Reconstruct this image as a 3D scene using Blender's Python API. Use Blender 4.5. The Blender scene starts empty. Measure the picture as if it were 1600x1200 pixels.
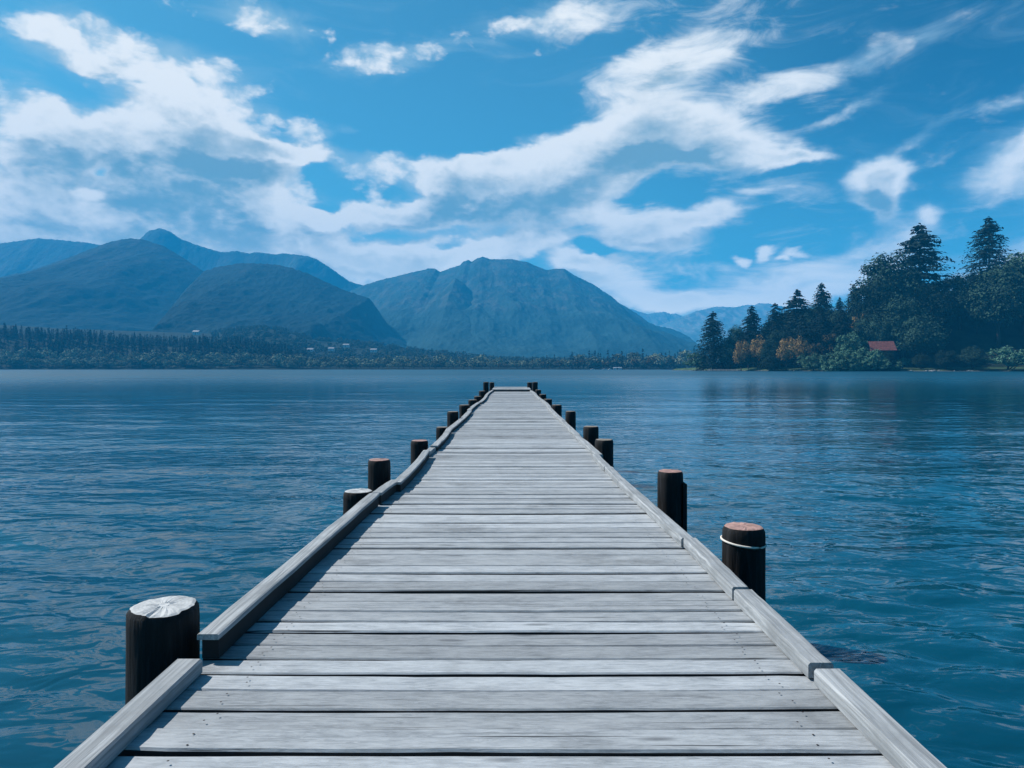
import bpy, math, random
import numpy as np
from math import radians as R, sin, cos, tan, atan, atan2, pi

random.seed(7); rng = np.random.default_rng(7)
sc = bpy.context.scene
COL = sc.collection

# ------------------------------------------------------------------ camera
F, HZ, CAMZ = 1100.0, 575.0, 2.0           # focal length in px of a 1600 px wide frame, horizon row, eye height
cd = bpy.data.cameras.new("camera"); cam = bpy.data.objects.new("camera", cd); COL.objects.link(cam)
cam.location = (0, 0, CAMZ); cam.rotation_euler = (R(90), 0, 0)
cd.sensor_width = 36; cd.lens = 36 * F / 1600; cd.shift_y = -(600 - HZ) / 1600
cd.clip_start = 0.05; cd.clip_end = 60000
sc.camera = cam
sc.render.resolution_x, sc.render.resolution_y = 1024, 768

# ------------------------------------------------------------------ light
SUN_AZ, SUN_EL = -68.0, 46.0                # azimuth from +Y (negative = left), elevation
sd = bpy.data.lights.new("sun", 'SUN'); sun = bpy.data.objects.new("sun", sd); COL.objects.link(sun)
sd.energy = 5.0; sd.angle = R(0.5); sd.color = (1.0, 0.96, 0.9)
sun.rotation_euler = (R(90 - SUN_EL), 0, R(-SUN_AZ + 180))
sc.view_settings.view_transform = 'Standard'; sc.view_settings.look = 'None'
sc.view_settings.exposure = 0.6; sc.view_settings.gamma = 1.0
sc.cycles.use_denoising = True
sc.cycles.max_bounces = 6; sc.cycles.diffuse_bounces = 2; sc.cycles.glossy_bounces = 3
sc.cycles.volume_bounces = 1; sc.cycles.transparent_max_bounces = 6
sc.cycles.sample_clamp_indirect = 4.0

# ------------------------------------------------------------------ node helpers
class NT:
    def __init__(s, tree): s.t = tree; s.n = tree.nodes; s.l = tree.links
    def node(s, typ, **kw):
        n = s.n.new(typ)
        for k, v in kw.items(): setattr(n, k, v)
        return n
    def put(s, sock, v):
        if isinstance(v, bpy.types.NodeSocket): s.l.new(v, sock)
        elif v is not None: sock.default_value = v
    def math(s, op, a, b=None, c=None, clamp=False):
        n = s.node('ShaderNodeMath', operation=op, use_clamp=clamp)
        s.put(n.inputs[0], a)
        if b is not None: s.put(n.inputs[1], b)
        if c is not None: s.put(n.inputs[2], c)
        return n.outputs[0]
    def vec(s, op, a, b=None):
        n = s.node('ShaderNodeVectorMath', operation=op)
        s.put(n.inputs[0], a)
        if b is not None: s.put(n.inputs[3 if op == 'SCALE' else 1], b)
        return n.outputs['Value'] if op in ('LENGTH', 'DOT_PRODUCT') else n.outputs[0]
    def smooth(s, v, a, b, lo=0.0, hi=1.0, kind='SMOOTHSTEP'):
        n = s.node('ShaderNodeMapRange', interpolation_type=kind)
        s.put(n.inputs[0], v); s.put(n.inputs[1], a); s.put(n.inputs[2], b); s.put(n.inputs[3], lo); s.put(n.inputs[4], hi)
        return n.outputs[0]
    def noise(s, vec, scale, detail=4, rough=0.5, dist=0.0, dim='3D'):
        n = s.node('ShaderNodeTexNoise', noise_dimensions=dim)
        s.put(n.inputs['Vector'], vec); n.inputs['Scale'].default_value = scale
        n.inputs['Detail'].default_value = detail; n.inputs['Roughness'].default_value = rough
        n.inputs['Distortion'].default_value = dist
        return n.outputs['Fac'], n.outputs['Color']
    def mix(s, f, a, b, mode='MIX'):
        n = s.node('ShaderNodeMix', data_type='RGBA', blend_type=mode)
        s.put(n.inputs[0], f); s.put(n.inputs[6], a if isinstance(a, bpy.types.NodeSocket) else (*a, 1)); s.put(n.inputs[7], b if isinstance(b, bpy.types.NodeSocket) else (*b, 1))
        return n.outputs[2]
    def mapping(s, vec, scale=(1, 1, 1), rot=(0, 0, 0), loc=(0, 0, 0), kind='POINT'):
        n = s.node('ShaderNodeMapping', vector_type=kind)
        s.put(n.inputs[0], vec); n.inputs['Location'].default_value = loc
        n.inputs['Rotation'].default_value = rot; n.inputs['Scale'].default_value = scale
        return n.outputs[0]

# ------------------------------------------------------------------ sky
w = bpy.data.worlds.new("World"); sc.world = w; w.use_nodes = True
w.node_tree.nodes.clear(); W = NT(w.node_tree)
w.cycles.sampling_method = 'MANUAL'; w.cycles.sample_map_resolution = 512
sky = W.node('ShaderNodeTexSky', sky_type='NISHITA', sun_disc=False, sun_elevation=R(SUN_EL),
             sun_rotation=R(SUN_AZ % 360), air_density=1.0, dust_density=0.6, ozone_density=1.6)
SKY_STRENGTH = 0.085
def azel(px, py):
    az = atan((px - 800) / F); return az, atan((HZ - py) / F * cos(az))
# cloud banks: (px, py, half width, half height, tilt in degrees, weight), where they stand in the sky
CLOUDS = [
 (230,300,210,85,-8,1.0),(150,215,90,35,0,.7),(330,200,130,42,8,.95),(300,260,180,70,10,.8),(420,330,130,60,15,.85),(250,378,240,48,0,.7),(470,375,130,45,8,.6),(60,420,200,50,0,.6),(520,400,90,30,20,.4),
 (485,205,48,24,5,.75),(480,240,75,16,-6,.75),(550,202,26,13,8,.6),(425,180,18,9,0,.4),(395,235,90,18,0,.6),
 (600,262,85,26,-6,.85),(575,340,100,22,2,.85),(650,330,90,30,-8,.7),(560,410,130,30,6,.9),(640,400,90,22,-8,.7),
 (720,280,110,42,-14,.85),(830,265,150,46,-8,.95),(960,225,140,46,-22,1.0),(1060,205,120,34,4,.9),(1100,230,120,34,4,.75),(1200,240,110,17,6,.75),(1260,243,50,9,4,.4),
 (760,330,150,50,-10,.85),(870,310,130,42,-10,.65),(1010,262,120,16,-28,.7),(1170,268,80,16,-14,.42),(1195,292,70,10,-12,.35),
 (960,345,80,24,14,.75),(1060,350,110,22,-4,.75),(1000,378,100,18,4,.75),(1105,335,70,14,-8,.5),
 (885,398,38,18,-10,.9),(920,405,55,8,0,.7),(720,405,110,18,-14,.9),(640,430,90,18,-10,.9),(800,380,110,24,-10,.6),
 (960,440,120,26,16,.55),(1120,466,260,32,-4,.42),(1280,424,220,30,-9,.24),(1210,472,170,16,-3,.40),(1060,475,60,12,0,.6),(1000,415,120,14,2,.30),(1360,430,110,24,-12,.30),
 (1070,470,40,12,0,.8),(1290,462,60,14,0,.35),(1400,400,60,18,-35,.2),
 (1372,284,50,29,0,1.8),(1374,308,30,30,0,.9),(1380,335,24,22,0,.5),
 (1153,406,17,7,0,.85),(1198,397,17,9,-6,.9),(1244,398,20,6,0,.55),(1228,407,10,4,0,.6),
 (1300,182,100,10,-14,.36),(1410,228,80,11,-24,.36),(1452,338,26,16,30,.8),(1360,390,120,14,-10,.38),(1420,350,60,20,-10,.3),
 (40,300,120,90,0,.9),(40,180,100,40,10,.7),(-60,380,100,50,0,.8),
 (250,110,170,40,6,.75),(90,60,110,30,-6,.5),(620,90,110,22,-12,.5),(1040,110,150,36,-14,.7),(1180,150,120,22,-10,.45),(880,30,160,26,-6,.5),(1360,90,150,18,-14,.35),(420,30,100,22,4,.5),
 (1560,280,80,34,-8,.7),(1580,420,110,30,-6,.8),(1540,170,80,14,-12,.35),(1660,240,120,60,0,.7),
]
HOLES = [(150,262,22,9,0,.8),(500,272,34,12,8,.5),(505,318,42,7,4,.55),(590,240,40,6,-4,.2),(640,228,30,8,0,.2),(740,230,120,22,-12,.5),(920,383,45,12,6,.7),(680,185,200,36,-8,.6),(640,300,50,8,-4,.45),(700,392,50,9,-8,.55),(1080,290,90,20,-12,.35)]
g = bpy.data.node_groups.new("cloud_density", 'ShaderNodeTree')
g.interface.new_socket("Vector", in_out='INPUT', socket_type='NodeSocketVector'); g.interface.new_socket("Warped", in_out='INPUT', socket_type='NodeSocketVector')
g.interface.new_socket("Density", in_out='OUTPUT', socket_type='NodeSocketFloat'); g.interface.new_socket("Veil", in_out='OUTPUT', socket_type='NodeSocketFloat')
G = NT(g); gi = G.node('NodeGroupInput'); go = G.node('NodeGroupOutput')
p0 = gi.outputs[0]
pw = gi.outputs[1]
acc = G.vec('MULTIPLY', pw, (1, 1, 0))           # x, y: direction; z: the density summed so far
for sign, lst in ((1, CLOUDS), (-1, HOLES)):
    for (px, py, rx, ry, rot, amp) in lst:
        az, el = azel(px, py); k = cos(az) ** 2
        m = G.mapping(acc, scale=(rx * 1.45 * k / F, ry * 1.5 / F, 1e6), rot=(0, 0, R(-rot)), loc=(az, el, 0), kind='TEXTURE')
        v = G.smooth(G.vec('LENGTH', m), 1.0, 0.0)
        n = G.node('ShaderNodeVectorMath', operation='MULTIPLY_ADD')
        G.put(n.inputs[0], v); n.inputs[1].default_value = (0, 0, amp * sign); G.put(n.inputs[2], acc)
        acc = n.outputs[0]
sa = G.node('ShaderNodeSeparateXYZ'); G.put(sa.inputs[0], acc); tot = sa.outputs[2]
vo = G.node('ShaderNodeTexVoronoi', voronoi_dimensions='2D', feature='SMOOTH_F1')
G.put(vo.inputs['Vector'], G.mapping(pw, scale=(1, 1.7, 1))); vo.inputs['Scale'].default_value = 13.0
vo.inputs['Detail'].default_value = 3.0; vo.inputs['Roughness'].default_value = 0.55; vo.inputs['Smoothness'].default_value = 0.6
n1, _ = G.noise(G.mapping(p0, scale=(1, 1.9, 1), rot=(0, 0, R(8))), 17.0, 6, 0.62, 0.2, '2D')
puff = G.math('SUBTRACT', G.math('MULTIPLY', G.math('SUBTRACT', n1, 0.5), 1.5), G.math('MULTIPLY', G.math('SUBTRACT', vo.outputs['Distance'], 0.42), 1.1))
n2, _ = G.noise(G.mapping(p0, scale=(1, 3.4, 1), rot=(0, 0, R(12))), 9.0, 6, 0.62, 0.5, '2D')
sx = G.node('ShaderNodeSeparateXYZ'); G.put(sx.inputs[0], p0)
wisp = G.math('MULTIPLY', G.smooth(sx.outputs[0], -0.05, 0.2), G.smooth(sx.outputs[0], 0.40, 0.47, 1.0, 0.35))
nz = G.math('ADD', G.math('MULTIPLY', puff, G.math('SUBTRACT', 1.0, wisp)), G.math('MULTIPLY', G.math('MULTIPLY', G.math('SUBTRACT', n2, 0.5), 1.9), wisp))
dens = G.math('ADD', G.math('MULTIPLY', tot, 1.6), nz)
G.put(go.inputs[0], dens); G.put(go.inputs[1], G.math('ADD', tot, G.math('MULTIPLY', G.math('SUBTRACT', n2, 0.5), 0.9)))

tc = W.node('ShaderNodeTexCoord'); dirv = W.vec('NORMALIZE', tc.outputs['Generated'])
sp = W.node('ShaderNodeSeparateXYZ'); W.put(sp.inputs[0], dirv)
azn = W.math('ARCTAN2', sp.outputs[0], sp.outputs[1]); eln = W.math('ARCSINE', sp.outputs[2])
def comb(a, b, c=0.0):
    n = W.node('ShaderNodeCombineXYZ'); W.put(n.inputs[0], a); W.put(n.inputs[1], b); W.put(n.inputs[2], c); return n.outputs[0]
P = comb(azn, eln)
_, wc = W.noise(W.mapping(P, scale=(1, 1.7, 1)), 11.0, 4, 0.55, 0.0, '2D')
PW = W.vec('ADD', P, W.vec('SCALE', W.vec('SUBTRACT', wc, (0.5, 0.5, 0.5)), 0.042))
def dens_at(off):
    gr = W.node('ShaderNodeGroup'); gr.node_tree = g
    W.put(gr.inputs[0], W.vec('ADD', P, off) if off else P); W.put(gr.inputs[1], W.vec('ADD', PW, off) if off else PW); return gr.outputs
d0, veil = dens_at(None); d1 = dens_at((0.006, 0.026, 0))[0]
alpha = W.smooth(d0, -0.05, W.smooth(azn, 0.0, 0.35, 0.80, 1.2))
diff = W.smooth(W.math('SUBTRACT', d0, d1), -0.9, 0.9, -0.34, 0.34, 'SMOOTHSTEP')
thick = W.smooth(d0, 0.4, 2.6)
mid, _ = W.noise(W.mapping(P, scale=(1, 1.9, 1), loc=(.7, 4.2, 0)), 15.0, 5, 0.6, 0.0, '2D')
big, _ = W.noise(W.mapping(P, scale=(1, 2.0, 1), loc=(3.1, 1.7, 0)), 5.5, 4, 0.55, 0.0, '2D')
Lum = W.math('ADD', W.math('SUBTRACT', W.math('MULTIPLY_ADD', mid, 0.9, 0.33), W.math('MULTIPLY', thick, 0.78)), W.math('MULTIPLY', diff, 1.15))
Lum = W.math('ADD', Lum, W.math('MULTIPLY', W.math('SUBTRACT', big, 0.5), 0.9))
k = 1.0 / (SKY_STRENGTH * 2 ** 0.6)
veil = W.smooth(veil, -0.05, 0.75)
lowb = W.smooth(eln, 0.04, 0.20, 1.0, 0.0)                       # banks near the horizon are brightened to offset the haze before them
ccol = W.mix(W.smooth(Lum, -0.15, 0.95), tuple(c * k for c in (0.21, 0.38, 0.47)), tuple(c * k for c in (1.14, 1.12, 1.06)))
ccol = W.mix(W.math('MULTIPLY', lowb, W.smooth(azn, -0.4, -0.1, 0.5, 0.9)), ccol, tuple(c * k for c in (2.3, 2.05, 1.6)))
skyc = W.mix(1.0, sky.outputs[0], (0.30, 0.80, 0.84), 'MULTIPLY')
deepen = W.math('MULTIPLY', W.smooth(azn, 0.10, 0.62), W.smooth(eln, 0.08, 0.35))
skyc = W.mix(deepen, skyc, W.mix(1.0, skyc, (0.30, 0.42, 0.52), 'MULTIPLY'))
skyc = W.mix(W.math('MULTIPLY', veil, 0.75), skyc, W.mix(lowb, tuple(c * k for c in (0.42, 0.62, 0.74)), tuple(c * k for c in (1.7, 1.6, 1.4))))
final = W.mix(W.math('MULTIPLY', alpha, 0.96), skyc, ccol)
bg = W.node('ShaderNodeBackground'); W.put(bg.inputs[0], final); bg.inputs[1].default_value = SKY_STRENGTH
wo = W.node('ShaderNodeOutputWorld'); W.put(wo.inputs[0], bg.outputs[0])

# ------------------------------------------------------------------ object helpers
def at(px, py, Y): return ((px - 800) / F * Y, Y, CAMZ + (HZ - py) / F * Y)
def tag(o, label=None, cat=None, group=None, kind=None):
    if label: o['label'] = label
    if cat: o['category'] = cat
    if group: o['group'] = group
    if kind: o['kind'] = kind
    return o
def empty(name, loc=(0, 0, 0)):
    o = bpy.data.objects.new(name, None); COL.objects.link(o); o.location = loc; o.empty_display_size = 0.2; return o
def link(name, me, parent=None, loc=(0, 0, 0)):
    o = bpy.data.objects.new(name, me); COL.objects.link(o); o.location = loc
    if parent: o.parent = parent
    return o
def mesh(name, V, Fc, mats, midx=None, smooth=False):
    """V (n,3); Fc: list of (k,m) int arrays (all faces of m corners) or plain list of tuples"""
    me = bpy.data.meshes.new(name)
    if isinstance(Fc, list) and len(Fc) and isinstance(Fc[0], (tuple, list)):
        me.from_pydata([tuple(v) for v in V], [], Fc)
        n = len(Fc)
    else:
        arrs = Fc if isinstance(Fc, list) else [Fc]
        arrs = [a for a in arrs if len(a)]
        V = np.asarray(V, dtype=np.float32)
        me.vertices.add(len(V)); me.vertices.foreach_set('co', V.ravel())
        idx = np.concatenate([a.ravel() for a in arrs]).astype(np.int32)
        cnt = np.concatenate([np.full(len(a), a.shape[1]) for a in arrs]).astype(np.int32)
        st = np.concatenate([[0], np.cumsum(cnt)[:-1]]).astype(np.int32)
        me.loops.add(len(idx)); me.loops.foreach_set('vertex_index', idx)
        me.polygons.add(len(cnt)); me.polygons.foreach_set('loop_start', st); me.polygons.foreach_set('loop_total', cnt)
        n = len(cnt)
    if not isinstance(mats, (list, tuple)): mats = [mats]
    for m in mats: me.materials.append(m)
    if midx is not None: me.polygons.foreach_set('material_index', np.asarray(midx, dtype=np.int32))
    if smooth: me.polygons.foreach_set('use_smooth', np.ones(n, dtype=bool))
    me.update(calc_edges=True); me.validate(); return me
class MB:
    def __init__(s): s.V = []; s.F = []; s.M = []
    def add(s, V, Fc, m=0):
        b = len(s.V); s.V += [tuple(v) for v in V]; s.F += [tuple(i + b for i in f) for f in Fc]; s.M += [m] * len(Fc)
    def box(s, x0, x1, y0, y1, z0, z1, m=0, bev=0.0):
        if bev <= 0:
            s.add([(x0,y0,z0),(x1,y0,z0),(x1,y1,z0),(x0,y1,z0),(x0,y0,z1),(x1,y0,z1),(x1,y1,z1),(x0,y1,z1)],
                  [(0,3,2,1),(4,5,6,7),(0,1,5,4),(1,2,6,5),(2,3,7,6),(3,0,4,7)], m)
        else:
            b = bev
            s.add([(x0,y0,z0),(x1,y0,z0),(x1,y1,z0),(x0,y1,z0),(x0,y0,z1-b),(x1,y0,z1-b),(x1,y1,z1-b),(x0,y1,z1-b),(x0+b,y0+b,z1),(x1-b,y0+b,z1),(x1-b,y1-b,z1),(x0+b,y1-b,z1)],
                  [(0,3,2,1),(0,1,5,4),(1,2,6,5),(2,3,7,6),(3,0,4,7),(4,5,9,8),(5,6,10,9),(6,7,11,10),(7,4,8,11),(8,9,10,11)], m)
    def tube(s, pts, rad, n=10, m=0, caps=True):
        pts = [np.array(p, float) for p in pts]; rings = []
        for i, p in enumerate(pts):
            d = pts[min(i + 1, len(pts) - 1)] - pts[max(i - 1, 0)]; d /= np.linalg.norm(d) + 1e-9
            a = np.array([1, 0, 0]) if abs(d[0]) < 0.9 else np.array([0, 1, 0])
            u = np.cross(d, a); u /= np.linalg.norm(u); v = np.cross(d, u)
            r = rad[i] if hasattr(rad, '__len__') else rad
            rings.append([p + r * (cos(2*pi*j/n) * u + sin(2*pi*j/n) * v) for j in range(n)])
        V = [q for rg in rings for q in rg]; Fc = []
        for i in range(len(pts) - 1):
            for j in range(n): Fc.append((i*n + j, i*n + (j+1) % n, (i+1)*n + (j+1) % n, (i+1)*n + j))
        if caps: Fc.append(tuple(range(n))[::-1]); Fc.append(tuple((len(pts)-1)*n + j for j in range(n)))
        s.add(V, Fc, m)
    def build(s, name, mats, parent=None, loc=(0, 0, 0), smooth=False):
        me = mesh(name, s.V, s.F, mats, s.M, smooth); return link(name, me, parent, loc)
def material(name, fn, rough=0.8, spec=0.3):
    m = bpy.data.materials.new(name); m.use_nodes = True; m.node_tree.nodes.clear(); N = NT(m.node_tree)
    b = N.node('ShaderNodeBsdfPrincipled'); o = N.node('ShaderNodeOutputMaterial'); N.put(o.inputs[0], b.outputs[0])
    b.inputs['Roughness'].default_value = rough; b.inputs['Specular IOR Level'].default_value = spec
    fn(N, b); return m
def bump(N, b, h, strength, dist):
    n = N.node('ShaderNodeBump'); n.inputs['Strength'].default_value = strength; n.inputs['Distance'].default_value = dist
    N.put(n.inputs['Height'], h); N.put(b.inputs['Normal'], n.outputs[0])
def pos(N): return N.node('ShaderNodeNewGeometry').outputs['Position']
def objc(N): return N.node('ShaderNodeTexCoord').outputs['Object']

# numpy noise
_perm = rng.permutation(4096)
def _h(i, j): return _perm[(_perm[i & 4095] + j) & 4095] / 4095.0
def vnoise(x, y):
    xi = np.floor(x).astype(int); yi = np.floor(y).astype(int); fx = x - xi; fy = y - yi
    fx = fx*fx*fx*(fx*(fx*6-15)+10); fy = fy*fy*fy*(fy*(fy*6-15)+10)
    a = _h(xi, yi); b = _h(xi+1, yi); c = _h(xi, yi+1); d = _h(xi+1, yi+1)
    return (a*(1-fx)+b*fx)*(1-fy) + (c*(1-fx)+d*fx)*fy
def fbm(x, y, oct=5, g=0.5, ridged=False):
    s = 0; a = 1; t = 0
    for o in range(oct):
        n = vnoise(x * 2**o + 17.3*o, y * 2**o + 9.1*o)
        if ridged: n = 1 - np.abs(2*n - 1)
        s = s + a*n; t += a; a *= g
    return s / t
def grid_faces(nr, nc, wrap=False):
    i = np.arange(nr - 1)[:, None]; j = np.arange(nc if wrap else nc - 1)[None, :]
    a = i*nc + j; b = i*nc + (j+1) % nc; c = (i+1)*nc + (j+1) % nc; d = (i+1)*nc + j
    return np.stack([a, b, c, d], -1).reshape(-1, 4)

# ------------------------------------------------------------------ materials
def wood_fn(N, b, dark=1.0, tint=(1, 1, 1)):
    oc = objc(N)
    isl = N.node('ShaderNodeNewGeometry').outputs['Random Per Island']
    off = N.node('ShaderNodeCombineXYZ'); N.put(off.inputs[0], N.math('MULTIPLY', isl, 37.0)); N.put(off.inputs[2], N.math('MULTIPLY', isl, 11.0))
    p = N.vec('ADD', oc, off.outputs[0])
    gr, _ = N.noise(N.mapping(p, scale=(4.5, 36, 20)), 1.6, 10, 0.74, 1.2)
    gr2, _ = N.noise(N.mapping(p, scale=(0.9, 90, 60)), 1.0, 5, 0.6, 0.3)
    bl, _ = N.noise(N.mapping(p, scale=(1.6, 4.0, 1)), 2.3, 8, 0.70)
    kn = N.node('ShaderNodeTexVoronoi', feature='F1'); N.put(kn.inputs['Vector'], N.mapping(p, scale=(1.5, 7, 3))); kn.inputs['Scale'].default_value = 1.0
    knot = N.smooth(kn.outputs['Distance'], 0.05, 0.16, 1.0, 0.0)
    c = N.mix(N.smooth(gr, 0.32, 0.68), tuple(a*d*dark for a, d in zip((0.180, 0.196, 0.214), tint)), tuple(a*d*dark for a, d in zip((0.365, 0.385, 0.410), tint)))
    c = N.mix(N.smooth(bl, 0.35, 0.72, 0.0, 0.55), c, tuple(a*d*dark for a, d in zip((0.46, 0.48, 0.50), tint)))
    c = N.mix(N.smooth(gr2, 0.60, 0.74, 0.0, 0.75), c, (0.025, 0.028, 0.032))
    c = N.mix(N.math('MULTIPLY', knot, 0.6), c, (0.05, 0.055, 0.065))
    sp2, _ = N.noise(N.mapping(p, scale=(0.55, 46, 10)), 1.0, 4, 0.5, 0.2)
    c = N.mix(N.smooth(sp2, 0.675, 0.70, 0.0, 0.85), c, (0.015, 0.016, 0.018))
    dirt, _ = N.noise(oc, 1.1, 6, 0.65)
    c = N.mix(N.smooth(dirt, 0.52, 0.72, 0.0, 0.5), c, (0.09, 0.095, 0.10))
    v = N.smooth(isl, 0.0, 1.0, 0.72, 1.14, 'LINEAR')
    c = N.mix(1.0, c, v, 'MULTIPLY') if False else N.vec('SCALE', c, v)
    N.put(b.inputs['Base Color'], c)
    h = N.math('ADD', N.math('MULTIPLY', gr, 0.6), N.math('MULTIPLY', gr2, -0.5))
    bump(N, b, h, 0.5, 0.006)
M = {}
M['plank'] = material('weathered_plank', wood_fn, 0.75, 0.25)
def rail_fn(N, b):
    oc = objc(N); isl = N.node('ShaderNodeNewGeometry').outputs['Random Per Island']
    gr, _ = N.noise(N.mapping(oc, scale=(40, 1.2, 30)), 1.5, 8, 0.65, 0.5)
    bl, _ = N.noise(oc, 3.0, 6, 0.6)
    c = N.mix(N.smooth(gr, 0.3, 0.7), (0.17, 0.18, 0.19), (0.38, 0.395, 0.41)); c = N.mix(N.smooth(bl, 0.42, 0.7, 0, 0.6), c, (0.17, 0.18, 0.19))
    N.put(b.inputs['Base Color'], c); bump(N, b, gr, 0.5, 0.006)
M['rail'] = material('weathered_rail', rail_fn, 0.75, 0.25)
def dark_wood(N, b):
    oc = objc(N); gr, _ = N.noise(N.mapping(oc, scale=(22, 22, 1.6)), 1.6, 7, 0.62, 0.5)
    bl, _ = N.noise(oc, 5.0, 5, 0.6)
    c = N.mix(N.smooth(gr, 0.42, 0.72), (0.004, 0.004, 0.005), (0.018, 0.018, 0.021)); c = N.mix(N.smooth(bl, 0.62, 0.76, 0, .7), c, (0.05, 0.047, 0.047))
    N.put(b.inputs['Base Color'], c); bump(N, b, gr, 0.8, 0.012)
M['pile'] = material('tarred_pile_wood', dark_wood, 0.7, 0.25)
def cut_fn(col, col2):
    def fn(N, b):
        oc = objc(N); wv = N.node('ShaderNodeTexWave', wave_type='RINGS', rings_direction='Z'); N.put(wv.inputs['Vector'], oc)
        wv.inputs['Scale'].default_value = 18; wv.inputs['Distortion'].default_value = 2.5; wv.inputs['Detail'].default_value = 3
        bl, _ = N.noise(oc, 12.0, 6, 0.65)
        c = N.mix(N.smooth(bl, 0.35, 0.7), col, col2); c = N.mix(N.math('MULTIPLY', wv.outputs['Fac'], 0.25), c, tuple(v*0.5 for v in col))
        N.put(b.inputs['Base Color'], c); bump(N, b, bl, 0.5, 0.01)
    return fn
M['cut_white'] = material('bleached_cut_wood', cut_fn((0.50, 0.50, 0.50), (0.33, 0.34, 0.35)), 0.7)
M['cut_red'] = material('reddish_cut_wood', cut_fn((0.42, 0.25, 0.22), (0.24, 0.15, 0.13)), 0.7)
M['cut_tan'] = material('tan_cut_wood', cut_fn((0.26, 0.22, 0.18), (0.16, 0.14, 0.13)), 0.7)
def plain(col, var=0.25, scale=3.0):
    def fn(N, b):
        n, _ = N.noise(objc(N), scale, 5, 0.6)
        N.put(b.inputs['Base Color'], N.mix(N.smooth(n, 0.3, 0.7), tuple(c*(1-var) for c in col), tuple(min(1, c*(1+var)) for c in col)))
    return fn
M['rope'] = material('pale_rope', plain((0.55, 0.50, 0.45)), 0.8)
M['under'] = material('joist_and_shade_wood', plain((0.02, 0.02, 0.022)), 0.85)  # joists, and painted shade on plank sides and under left beam caps
M['white'] = material('white_paint', plain((0.55, 0.56, 0.57), 0.08), 0.5)
M['glass'] = material('dark_glass', plain((0.03, 0.04, 0.05), 0.1), 0.1, 0.5)
M['slate'] = material('grey_roof', plain((0.22, 0.23, 0.25), 0.2), 0.7)
M['redroof'] = material('red_roof', plain((0.11, 0.036, 0.032), 0.45, 1.2), 0.75)
M['darkwall'] = material('dark_timber_wall', plain((0.05, 0.045, 0.04), 0.3), 0.8)
M['stone'] = material('pale_stone', plain((0.17, 0.175, 0.175), 0.5, 0.9), 0.85)
M['bark'] = material('bark', plain((0.045, 0.035, 0.028), 0.4, 2.0), 0.9)
def leaf_fn(a, c2, sc_=0.35, rv=0.35):
    def fn(N, b):
        oi = N.node('ShaderNodeObjectInfo').outputs['Random']
        isl = N.node('ShaderNodeNewGeometry').outputs['Random Per Island']
        n, _ = N.noise(pos(N), sc_, 4, 0.6)
        f = N.math('ADD', N.smooth(n, 0.3, 0.7, 0, 0.65), N.math('MULTIPLY', isl, 0.35), clamp=True)
        c = N.mix(f, a, c2)
        N.put(b.inputs['Base Color'], N.vec('SCALE', c, N.smooth(oi, 0, 1, 1 - rv, 1 + rv, 'LINEAR')))
    return fn
M['spruce'] = material('spruce_needles', leaf_fn((0.006, 0.014, 0.014), (0.016, 0.030, 0.026), 0.25), 0.95, 0.05)
M['deepleaf'] = material('deep_green_leaves', leaf_fn((0.009, 0.022, 0.018), (0.045, 0.085, 0.058), 0.25, 0.5), 0.95, 0.05)
M['willow'] = material('grey_green_leaves', leaf_fn((0.028, 0.07, 0.05), (0.12, 0.23, 0.15), 0.4, 0.2), 0.95, 0.05)
M['amber'] = material('autumn_leaves', leaf_fn((0.10, 0.068, 0.030), (0.46, 0.30, 0.12), 0.5, 0.2), 0.95, 0.05)
M['brown'] = material('brown_green_leaves', leaf_fn((0.045, 0.04, 0.022), (0.14, 0.11, 0.06), 0.5, 0.2), 0.95, 0.05)
M['olive'] = material('olive_leaves', leaf_fn((0.05, 0.075, 0.055), (0.26, 0.29, 0.20), 0.12, 0.45), 0.95, 0.05)
M['farspruce'] = material('far_spruce_needles', leaf_fn((0.006, 0.013, 0.014), (0.018, 0.030, 0.028), 0.05, 0.4), 0.85, 0.1)
def ground_fn(N, b):
    n, _ = N.noise(pos(N), 0.12, 6, 0.6); n2, _ = N.noise(pos(N), 1.6, 5, 0.6)
    sz = N.node('ShaderNodeSeparateXYZ'); N.put(sz.inputs[0], pos(N))
    grass = N.mix(N.smooth(n, 0.35, 0.65), (0.025, 0.055, 0.028), (0.06, 0.095, 0.045))
    floor_ = N.mix(N.smooth(n, 0.35, 0.65), (0.008, 0.014, 0.010), (0.022, 0.032, 0.020))
    rock = N.mix(N.smooth(n2, 0.4, 0.65), (0.02, 0.022, 0.022), (0.12, 0.125, 0.12))
    hz_ = N.math('ADD', sz.outputs[2], N.math('MULTIPLY', n2, 0.8))
    c = N.mix(N.smooth(hz_, 2.6, 3.4), grass, floor_)
    N.put(b.inputs['Base Color'], N.mix(N.smooth(hz_, 0.7, 1.2), rock, c))
    bump(N, b, n2, 0.6, 0.3)
M['bank'] = material('grassy_bank', ground_fn, 0.9, 0.1)
M['floor'] = material('wooded_shore_ground', plain((0.018, 0.026, 0.02), 0.4, 0.1), 0.95, 0.05)
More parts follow.
